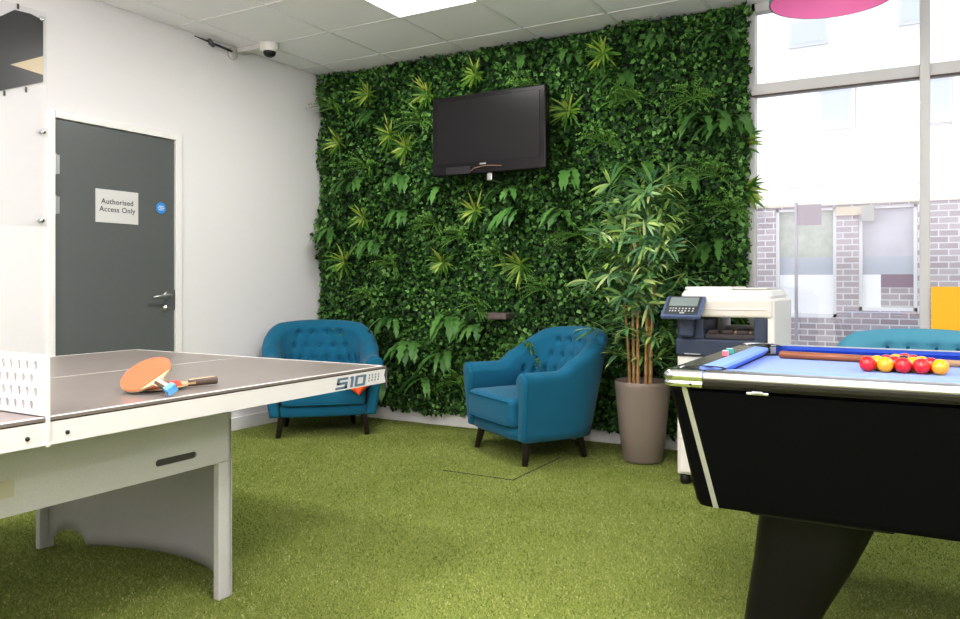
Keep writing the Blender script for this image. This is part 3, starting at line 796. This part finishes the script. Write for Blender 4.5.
# pockets
PK = mat('pocket_black', (.004, .004, .004), .8)
for x, y in ((-.985, -.475), (-.985, .475), (.985, -.475), (.985, .475), (0, -.515), (0, .515)):
    bm = bmesh.new(); lathe(bm, [(.052, .8005), (.052, .70 if x else .785)], 28, (x, y, 0)); lathe(bm, [(.052, .8346), (.060, .8370), (.066, .8346)], 28, (x*1.012, y*1.02, 0), False, False)
    obj('pocket', bm, PK, pt, True)
# chrome corner castings
for sx in (-1, 1):
    for sy in (-1, 1):
        bm = bmesh.new(); prof = [(0, .836), (-.008, .8385)]
        L = .118; w = .032
        def cor(off, z, L=L, r=.045):
            pts = [(sx*(PX-L), sy*(PY+off), z)]
            for k in range(9):
                a = PI/2*k/8; pts.append((sx*(PX+off-r*(1-math.sin(a))), sy*(PY+off-r*(1-math.cos(a))), z))
            pts.append((sx*(PX+off), sy*(PY-L), z)); return pts
        outer = [cor(o_, z) for o_, z in ((-.016, .787), (.002, .790), (.004, .800), (.003, .8035), (-.001, .8065), (.003, .8095), (.004, .825), (-.002, .835), (-.014, .8385), (-w, .8385), (-w-.004, .834))]
        ring_surface(bm, outer, False); fixn(bm)
        cc_ = obj('corner_casting', bm, CHROME, pt, True)
        bm = bmesh.new(); bmesh.ops.create_uvsphere(bm, u_segments=12, v_segments=8, radius=.004, matrix=Matrix.Translation((sx*(PX-.085), sy*(PY+.004), .798))); obj('casting_screw', bm, BLACKP, cc_, True)
        bm = bmesh.new(); vs = []
        B(bm, *( (PX-.10, PX-.03) if sx > 0 else (-PX+.03, -PX+.10)), *((PY-.075, PY-.02) if sy > 0 else (-PY+.02, -PY+.075)), .80, .834); obj('corner_block', bm, RAILT, pt)
# catch plate under near rail
bm = bmesh.new(); B(bm, -.86, -.80, -PY+.012, -PY+.022, .777, .785, .002); B(bm, -.845, -.815, -PY+.008, -PY+.018, .780, .788, .002); obj('rail_catch', bm, STEEL, pt)
# legs
for sx in (-1, 1):
    for sy in (-1, 1):
        bm = bmesh.new(); rings = []
        for z, xa, xb, ya, yb in ((.0, -.922, -.72, .19, .37), (.02, -.920, -.72, .19, .37), (.10, -.910, -.69, .185, .372), (.25, -.888, -.61, .17, .376), (.392, -.872, -.545, .16, .38), (.44, -.868, -.52, .155, .38)):
            hx, hy = (xb-xa)/2, (yb-ya)/2; mx, my = (xa+xb)/2, (ya+yb)/2
            rings.append([(sx*(-1)*(mx+p[0]), -sy*(-1)*(my+p[1])*1 if False else sy*(my+p[1]), z) for p in rrect(hx, hy, min(hx, hy)*.75, 0, 8)])
        ring_surface(bm, rings); fixn(bm); lg = obj('leg', bm, mat('leg_black_plastic', (.006, .0055, .0055), .34, spec=.25), pt, True)
        bm = bmesh.new(); B(bm, *sorted((sx*.885, sx*.50)), *sorted((sy*.15, sy*.395)), .395, .435, .006); obj('leg_collar', bm, BLACKP, lg)
        bm = bmesh.new(); lathe(bm, [(.04, 0), (.04, .012)], 16, (sx*.81, sy*.28, -.0)); obj('foot', bm, BLACKP, lg)
# balls: triangle of 15
reds = mat('red_ball', (.72, .012, .015), .08, coat=.6); yels = mat('yellow_ball', (.93, .40, .01), .08, coat=.6)
blk8 = mat('black_ball', (.01, .01, .01), .08, coat=.6)
R_ = .0254
pattern = ['RYRRY', 'YRYR', 'RBY', 'YR', 'R']
lab = {}
k_ = 0
ordn = ['leftmost', 'second from left', 'third from left', 'fourth from left', 'rightmost']
bm = bmesh.new(); bmesh.ops.create_uvsphere(bm, u_segments=32, v_segments=20, radius=R_)
me_r = bpy.data.meshes.new('pool_ball'); bm.to_mesh(me_r); me_r.materials.append(reds); me_r.shade_smooth()
me_y = me_r.copy(); me_y.materials.clear(); me_y.materials.append(yels); me_b = me_r.copy(); me_b.materials.clear(); me_b.materials.append(blk8); bm.free()
for r, row in enumerate(pattern):
    for c, q in enumerate(row):
        o = bpy.data.objects.new('pool_ball', {'R': me_r, 'Y': me_y, 'B': me_b}[q]); COL.objects.link(o)
        o.location = (-.172+R_*2.005*c+R_*1.0*r, 2.835+R_*1.74*r, .799+R_)
        cn = {'R': 'red', 'Y': 'yellow', 'B': 'black'}[q]
        if r == 0: lb = f'glossy {cn} pool ball, {ordn[c]} of the five in the front row'
        else:
            nm = {1: 'second', 2: 'third', 3: 'fourth', 4: 'back'}[r]
            pos = ['leftmost', 'second from left', 'third from left', 'fourth from left'][c] if len(row) > 2 else (['left', 'right'][c] if len(row) == 2 else 'single')
            lb = f'glossy {cn} pool ball, {pos} in the {nm} row of the racked triangle'
        tag(o, lb, 'pool ball', 'racked pool balls')
# cue
cue = thing('pool_cue', 'brown wooden pool cue lying along the far cushion of the pool table', 'cue', (-.495, 3.165, .814))
a0, b0 = Vector((0, 0, 0)), Vector((1.44, -.10, -.005))
def on(t): return a0+(b0-a0)*t
bm = bmesh.new(); tube(bm, [on(0), on(.004), on(.33)], [.010, .0145, .0125], 16); obj('butt', bm, mat('mahogany_butt', (.30, .105, .04), .3, nscale=8, namt=.2), cue, True)
bm = bmesh.new(); tube(bm, [on(.33), on(.985)], [.0125, .0055], 16); obj('shaft', bm, mat('ash_shaft', (.48, .30, .16), .35), cue, True)
bm = bmesh.new(); tube(bm, [on(.985), on(1)], [.0055, .005], 12); obj('tip', bm, mat('cue_tip', (.05, .15, .5), .8), cue, True)
# chalk
for x, y, m, lb, rz in ((-.607, 2.76, mat('pink_chalk', (.75, .18, .22), .8), 'small pink chalk cube on the left rail of the pool table', .2), (-.612, 2.85, mat('green_chalk', (.04, .36, .28), .8), 'small green chalk cube on the left rail of the pool table', .5)):
    t = thing('chalk_cube', lb, 'chalk', (x, y, .836), rz)
    box('wrapper', (-.011, .011, -.011, .011, 0, .017), m, t, .001)
    box('chalk_face', (-.0095, .0095, -.0095, .0095, .017, .0195), mat('chalk_pale', (.45, .62, .70), .9), t, .001)

# ------------------------------------------------------------------ printer
pr = thing('office_printer', 'cream and navy office photocopier between the bamboo plant and the pool table', 'photocopier', (-.885, 4.2, 0))
CRM = mat('cream_plastic', (.74, .715, .65), .42); CRM2 = mat('ivory_top', (.80, .785, .74), .42); NAVY = mat('navy_plastic', (.030, .045, .085), .4); NAVB = mat('slate_blue_plastic', (.10, .14, .26), .35)
x0, x1 = -.295, .178; dp = .56
box('cabinet', (x0, x1, 0.002, dp, .055, .695), CRM, pr, .01)
for z0, z1 in ((.07, .24), (.25, .40), (.41, .55), (.56, .685)):
    dr = box('paper_drawer', (x0+.02, x1-.02, -.010, .02, z0, z1), CRM2, pr, .005)
    box('drawer_grip', (-.08, .07, -.012, -.006, z1-.035, z1-.015), NAVY, dr)
box('front_cover', (x0-.004, x1-.06, -.018, .30, .697, .79), NAVY, pr, .010)
bm = bmesh.new(); B(bm, -.25, -.165, -.0195, -.0180, .706, .711); obj('badge_line', bm, mat('badge_grey', (.5, .52, .55), .5), pr)
box('side_housing', (x0+.0, x0+.145, .0, .34, .78, .90), NAVY, pr, .012)
box('output_tray', (x0+.13, x1-.05, .03, .50, .785, .82), mat('dark_tray', (.05, .045, .045), .5), pr, .008)
bm = bmesh.new()
for k in range(4): B(bm, -.14+.075*k, -.08+.075*k, .028, .10, .812, .838, .008)
obj('tray_ribs', bm, mat('dark_brown_ribs', (.045, .03, .028), .5), pr)
box('output_sheet', (-.04, .11, .05, .30, .822, .832), mat('paper_tan', (.42, .28, .22), .7), pr)
box('rear_ledge', (x0+.14, x1-.08, .44, .54, .80, .842), CRM, pr, .008)
box('right_column', (x1-.075, x1-.005, -.004, .30, .74, .905), NAVY, pr, .008)
box('right_panel', (x1-.012, x1+.028, .0, dp, .64, 1.0), CRM2, pr, .010)
box('left_column', (x0+.11, x0+.165, .30, dp, .79, .91), CRM, pr, .008)
sb = bmesh.new(); B(sb, x0+.005, x1+.02, -.012, dp, .905, 1.005, .014, 3); B(sb, x0+.01, x1-.01, -.016, .1, .944, .952, .002)
obj('scanner_unit', sb, CRM, pr)
bm = bmesh.new(); rings = []
for hx, hy, z in ((.27, .26, 1.005), (.275, .265, 1.02), (.262, .25, 1.044), (.24, .23, 1.050)): rings.append([(p[0]*.86-.05, p[1]+.29, p[2]) for p in rrect(hx, hy, .04, z)])
ring_surface(bm, rings); fixn(bm); ld = obj('document_lid', bm, CRM2, pr)
bm = bmesh.new(); B(bm, -.27, -.02, .06, .46, 1.048, 1.066, .008); obj('document_feeder', bm, CRM2, ld)
bm = bmesh.new(); B(bm, -.02, .15, .10, .42, 1.052, 1.060, .003); obj('feeder_tray', bm, CRM, ld)
# control panel
M = Matrix.Translation((-.240, -.075, .958)) @ Matrix.Rotation(math.radians(38), 4, 'X')
def cp(name, lim, m, par, bev=0): return box(name, lim, m, par, bev, 2, M)
p_ = cp('control_panel', (-.105, .105, -.084, .084, -.016, .010), NAVB, pr, .008)
cp('panel_face', (-.088, .088, -.072, .074, .0095, .012), mat('panel_face_grey', (.055, .065, .07), .4), p_, 0)
cp('display', (-.075, .075, -.006, .066, .0118, .0135), mat('lcd_glass', (.24, .29, .28), .15), p_)
bm = bmesh.new()
for x in (-.06, -.045, -.03, -.012, .005, .022, .04, .06):
    for y in (-.025, -.045): B(bm, x-.004, x+.004, y-.005, y+.005, .012, .0145, 0, 2, M)
B(bm, -.005, .02, -.066, -.056, .012, .0145, 0, 2, M)
obj('buttons', bm, mat('button_pale', (.5, .5, .5), .5), p_)
box('panel_arm', (-.275, -.195, -.05, .05, .80, .905), NAVY, pr, .01)
for x, y in ((x0+.035, .04), (x1-.035, .04), (x0+.035, .5), (x1-.035, .5)):
    bm = bmesh.new(); lathe(bm, [(.024, 0), (.028, .01), (.028, .045), (.02, .056)], 16, (x, y, 0)); obj('castor', bm, BLACKP, pr, True)
bm = bmesh.new(); tube(bm, [(-1.10, 4.80, .35), (-1.16, 4.72, .20), (-1.27, 4.70, .12), (-1.33, 4.75, .15), (-1.34, 4.82, .22), (-1.30, 4.86, .30)], .006, 8)
tag(obj('power_cable', bm, mat('grey_cable', (.45, .46, .48), .5), None, True), 'grey power cable looping behind the plant pot beside the photocopier', 'cable')

# ------------------------------------------------------------------ potted bamboo
pb = thing('potted_bamboo', 'tall artificial bamboo plant in a round taupe pot', 'potted plant', (-1.515, 4.64, 0))
bm = bmesh.new(); lathe(bm, [(.10, .002), (.112, .004), (.12, .015), (.145, .22), (.168, .46), (.170, .487), (.166, .492), (.160, .489), (.158, .45)], 48, cap1=False); fixn(bm)
obj('pot', bm, mat('taupe_pot', (.245, .20, .165), .45, nscale=6, namt=.06, bump=.04, bscale=60), pb, True)
bm = bmesh.new(); lathe(bm, [(.157, .44), (.157, .455), (.02, .462)], 32); obj('soil', bm, mat('dark_soil', (.03, .022, .015), .95, bump=.6, bscale=60), pb)
CANE = mat('bamboo_cane', (.42, .25, .10), .45, nscale=20, namt=.25)
BAM = island_mat('bamboo_leaf', [(0, (.035, .12, .06)), (.35, (.11, .27, .11)), (.65, (.24, .44, .13)), (.88, (.44, .62, .15)), (1, (.70, .80, .40))], .4, .5, trans=.2)
stems = [(-.045, -.03, 1.50, -.07, -.02), (-.01, -.055, 1.60, -.03, -.03), (.03, -.03, 1.66, .05, 0), (.065, -.05, 1.42, .10, -.05), (-.085, .01, 1.30, -.16, .02), (.02, .05, 1.55, .02, .06)]
lf = Leaves()
for sx_, sy_, top, tx, ty in stems:
    bm = bmesh.new(); pts = []; rr = []
    nseg = int((top-.45)/.085)
    for k in range(nseg+1):
        t = k/nseg; z = .45+(top-.45)*t; w_ = t**1.5
        p = (sx_+(tx-sx_)*w_, sy_+(ty-sy_)*w_, z); r = .0115*(1-.65*t)
        pts += [(p[0], p[1], z-.004), p, (p[0], p[1], z+.004)]; rr += [r, r*1.22, r]
    pts = [Vector(p) for p in pts]; tube(bm, pts, rr, 10); obj('cane', bm, CANE, pb, True)
    for k in range(40):
        t = random.uniform(.13, 1.0) if random.random() < .45 else random.uniform(.5, 1.03); z = .45+(top-.45)*t; w_ = t**1.5
        base = np.array((sx_+(tx-sx_)*w_, sy_+(ty-sy_)*w_, z))
        a = random.uniform(0, 2*PI); reach = random.uniform(.05, .22)*(1.1-.2*t)
        tw = np.array((math.cos(a)*reach, math.sin(a)*reach*.75, random.uniform(.02, .11)))
        tip = base+tw
        lf.blade(base, tw, (0, 0, 1), np.linalg.norm(tw), .0035, 0, 2, lambda t: 1)
        for q in range(random.choice((5, 6, 7))):
            b_ = a+random.uniform(-1.25, 1.25)
            dv = np.array((math.cos(b_), math.sin(b_), random.uniform(-.1, 1.0)))
            lf.blade(base+tw*random.uniform(.6, 1), dv, np.cross(dv, (0, 0, 1)), random.uniform(.10, .17), random.uniform(.014, .023), random.uniform(.15, .55), 5, lambda t: math.sin(PI*min(1, .05+t*.95))**.7)
# a few long side shoots as in the photo
for ax, ay, az, ex, ey, ez in ((-.05, -.02, .95, -.30, -.12, 1.07), (-.05, -.02, .80, -.27, -.15, .80), (.06, -.03, .95, .30, -.10, 1.13), (.05, 0, .9, .33, -.14, .97), (0, 0, 1.4, .17, -.1, 1.66), (0, 0, 1.4, -.16, -.1, 1.64), (-.03, -.04, .60, -.13, -.10, .66), (.04, -.04, .58, .12, -.09, .64), (-.05, -.03, 1.1, -.22, -.12, 1.38), (.05, -.03, 1.15, .24, -.12, 1.36)):
    A, E_ = np.array((ax, ay, az)), np.array((ex, ey, ez)); dv = E_-A
    lf.blade(A, dv, (0, 0, 1), np.linalg.norm(dv), .004, 0, 3, lambda t: 1)
    a = math.atan2(dv[1], dv[0])
    for q in range(13):
        b_ = a+random.uniform(-1.3, 1.3); v = np.array((math.cos(b_), math.sin(b_), random.uniform(-.2, .9)))
        lf.blade(A+dv*random.uniform(.55, 1.02), v, np.cross(v, (0, 0, 1)), random.uniform(.12, .19), random.uniform(.017, .026), random.uniform(.15, .5), 5, lambda t: math.sin(PI*min(1, .05+t*.95))**.7)
for k in range(44):
    if k < 10: x, z = [(-.17, 1.69), (.10, 1.68), (-.22, 1.58), (.16, 1.44), (.02, 1.62), (-.10, 1.50), (.20, 1.30), (-.24, 1.40), (-.33, 1.10), (.05, 1.30)][k]; y = random.uniform(-.16, -.04)
    else:
        q = random.uniform(0, 2*PI); x = .21*math.cos(q)*random.random()**.5; z = 1.28+.38*math.sin(q)*random.random()**.5; y = random.uniform(-.18, .05)
    for q in range(random.choice((7, 8, 9))):
        b_ = random.uniform(0, 2*PI); v = np.array((math.cos(b_), -random.uniform(.1, .8), math.sin(b_)*.8+.25))
        lf.blade((x, y, z), v, (-math.sin(b_), .25, math.cos(b_)), random.uniform(.09, .155), random.uniform(.015, .022), random.uniform(.1, .45), 5, lambda t: math.sin(PI*min(1, .05+t*.95))**.7)
lv = lf.build('bamboo_leaves', BAM, pb); lv['kind'] = 'stuff'

# ------------------------------------------------------------------ outside
struct(box('ground', (-30, 30, YB+.2, 60, -.25, -.05), mat('pavement', (.42, .40, .40), .9, nscale=3, namt=.1)))
bd = thing('building', 'white rendered building over a brick ground floor across the street', 'building', (0, 12, 0))
def brickmat():
    m = bpy.data.materials.new('mauve_brick'); m.use_nodes = True; N = m.node_tree.nodes; L = m.node_tree.links; b = N['Principled BSDF']; b.inputs['Roughness'].default_value = .9
    tc = N.new('ShaderNodeTexCoord'); sp = N.new('ShaderNodeSeparateXYZ'); cb = N.new('ShaderNodeCombineXYZ'); br = N.new('ShaderNodeTexBrick')
    L.new(tc.outputs['Object'], sp.inputs[0]); L.new(sp.outputs['X'], cb.inputs['X']); L.new(sp.outputs['Z'], cb.inputs['Y']); L.new(cb.outputs[0], br.inputs['Vector'])
    br.inputs['Color1'].default_value = (.25, .21, .23, 1); br.inputs['Color2'].default_value = (.34, .30, .325, 1); br.inputs['Mortar'].default_value = (.50, .49, .52, 1)
    br.inputs['Scale'].default_value = 1; br.inputs['Brick Width'].default_value = .23; br.inputs['Row Height'].default_value = .085; br.inputs['Mortar Size'].default_value = .009
    L.new(br.outputs['Color'], b.inputs['Base Color']); return m
BR = brickmat(); RND = mat('white_render', (.90, .90, .90), .9); PW = mat('pale_window', (.56, .58, .64), .4); WF = mat('white_upvc', (.6, .6, .62), .5)
wz = 2.195
def bplate(name, x0, x1, z0, z1, y, m, par=bd, d=.04): return box(name, (x0, x1, y, y+d, z0, z1), m, par)
bw = plate('brick_wall', [(-14, -.05), (14, -.05), (14, wz), (-14, wz)], [[(-1.93, .60), (-1.12, .60), (-1.12, 2.15), (-1.93, 2.15)], [(-.84, .70), (-.13, .70), (-.13, 2.15), (-.84, 2.15)]], .2, BR, bd, basis((0, .1, 0), (1, 0, 0), (0, 0, 1)))
bplate('render_wall', -14, 14, wz, 9, .0, RND, d=.3)
bplate('string_course', -14, 14, wz-.02, wz+.015, -.02, mat('beige_course', (.55, .50, .42), .8))
# ground floor windows
HED = mat('reflected_hedge', (.34, .37, .32), .5, nscale=9, namt=.35); BLU = mat('pale_blue_band', (.33, .36, .42), .5); WHB = mat('white_reflection', (.70, .70, .72), .6)  # street reflections painted into the windows as plain coloured panels
for x0_, x1_, zb in ((-1.93, -1.12, .60), (-.84, -.13, .70)):
    f = bmesh.new()
    for lim in ((x0_, x0_+.045, zb, 2.15), (x1_-.045, x1_, zb, 2.15), (x0_, x1_, zb, zb+.05), (x0_, x1_, 2.11, 2.15)): B(f, lim[0], lim[1], .03, .09, lim[2], lim[3])
    fw = obj('shopfront_window', f, WF, bd)
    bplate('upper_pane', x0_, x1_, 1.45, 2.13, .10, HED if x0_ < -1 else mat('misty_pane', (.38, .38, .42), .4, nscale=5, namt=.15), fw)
    bplate('middle_band', x0_, x1_, 1.20, 1.45, .09, BLU, fw)
    bplate('lower_reflection', x0_, x1_ if x0_ < -1 else x0_+.27, zb, 1.20, .09, WHB, fw)
    if x0_ > -1:
        bplate('inner_reflection', x0_+.27, x1_, 1.02, 1.20, .10, mat('plum_panel', (.17, .10, .16), .7), fw); bplate('lower_brick', x0_+.27, x1_, zb, 1.02, .10, BR, fw)
for x0_, x1_, z0, z1 in ((-1.294, -.973, 3.28, 3.80), (.0, .225, 3.25, 3.82), (-1.70, -1.27, 4.50, 4.80), (-.30, -.10, 4.6, 5.2)):
    f = bplate('upstairs_window', x0_-.05, x1_+.05, z0-.05, z1+.05, -.03, WF); bplate('pane', x0_, x1_, z0, z1, -.035, PW, f, .01)
LN = mat('soft_grey_line', (.55, .52, .52), .8)
for x0_, x1_, z0, z1 in ((-.885, -.865, 2.76, 3.85), (-1.42, -.87, 2.745, 2.77), (.26, .275, 2.5, 3.85), (-.22, .27, 3.17, 3.185), (-1.76, -1.27, 2.44, 2.475), (-1.275, -1.255, 2.25, 2.46), (-.22, .25, 2.42, 2.435)):
    bplate('render_joint', x0_, x1_, z0, z1, -.012, LN, d=.03)
bplate('lantern_box', -1.13, -.80, 2.02, 2.14, -.05, mat('ochre_fascia', (.46, .40, .30), .8))
bplate('vent_box', -.80, -.64, 1.93, 2.15, -.06, mat('grey_fascia', (.30, .30, .28), .8))
sg_ = thing('street_sign', 'grey-purple rectangular sign on a thin post outside the window', 'sign', (-1.215, 9.0, -.05))
bm = bmesh.new(); tube(bm, [(-.02, 0, 0), (-.02, 0, 2.0)], .018, 10); obj('post', bm, mat('grey_post', (.34, .32, .35), .6), sg_)
box('sign_panel', (-.0, .23, -.02, 0, 1.75, 1.97), mat('mauve_sign', (.24, .20, .23), .6), sg_)

# ------------------------------------------------------------------ place the cushion (diamond, leaning)
CUSHION.rotation_mode = 'QUATERNION'
def set_cushion(loc, face, spin):
    f = Vector(face).normalized(); x = Vector((0, 0, 1)).cross(f).normalized(); y = f.cross(x)
    M = Matrix((x, y, f)).transposed() @ Matrix.Rotation(spin, 3, 'Z')
    CUSHION.rotation_quaternion = M.to_quaternion(); CUSHION.location = loc
set_cushion((-3.490, 4.352, .402), (.50, -.50, .80), math.radians(45))

# ------------------------------------------------------------------ camera
cam = bpy.data.cameras.new('camera'); co = bpy.data.objects.new('camera', cam); COL.objects.link(co)
cam.sensor_width = 36; cam.lens = 36*782.7/960; cam.shift_y = -(309.5-282.57)/960
co.location = (0, 0, 1.0885); co.rotation_euler = (PI/2, 0, .5204); cam.clip_start = .05
SC.camera = co

# ------------------------------------------------------------------ light
def area(name, loc, rot, sx, sy, power, color=(1, 1, 1), spread=None):
    l = bpy.data.lights.new(name, 'AREA'); l.shape = 'RECTANGLE'; l.size = sx; l.size_y = sy; l.energy = power; l.color = color
    if spread: l.spread = spread
    o = bpy.data.objects.new(name, l); COL.objects.link(o); o.location = loc; o.rotation_euler = rot; return o
for x, y in lamps:
    area('panel_and_fill_light', (x+.3, y+.3, ZC-.012), (0, 0, 0), .55, .55, 34, (1, .97, .93))  # first one lights the visible panel, the others are added fill without fixtures
area('added_ceiling_fill', (-.6, -1.4, 1.3), (PI, 0, 0), 5.0, 2.8, 390, (1, .90, .98))  # unseen fill lamp added behind the camera to brighten the ceiling
W = bpy.data.worlds.new('sky'); SC.world = W; W.use_nodes = True
bg = W.node_tree.nodes['Background']; bg.inputs[0].default_value = (.90, .95, 1, 1); bg.inputs[1].default_value = 2.3
p = area('window_portal', ((XW+XR)/2, 5.2, 1.45), (-PI/2, 0, 0), XR-XW, 2.7, 1); p.data.cycles.is_portal = True
SC.view_settings.view_transform = 'Standard'; SC.view_settings.look = 'None'; SC.view_settings.exposure = 0.06; SC.view_settings.gamma = 0.90
try:
    SC.cycles.max_bounces = 8; SC.cycles.diffuse_bounces = 4; SC.cycles.transparent_max_bounces = 12; SC.cycles.caustics_reflective = False; SC.cycles.caustics_refractive = False
    SC.cycles.sample_clamp_indirect = 6
except Exception: pass
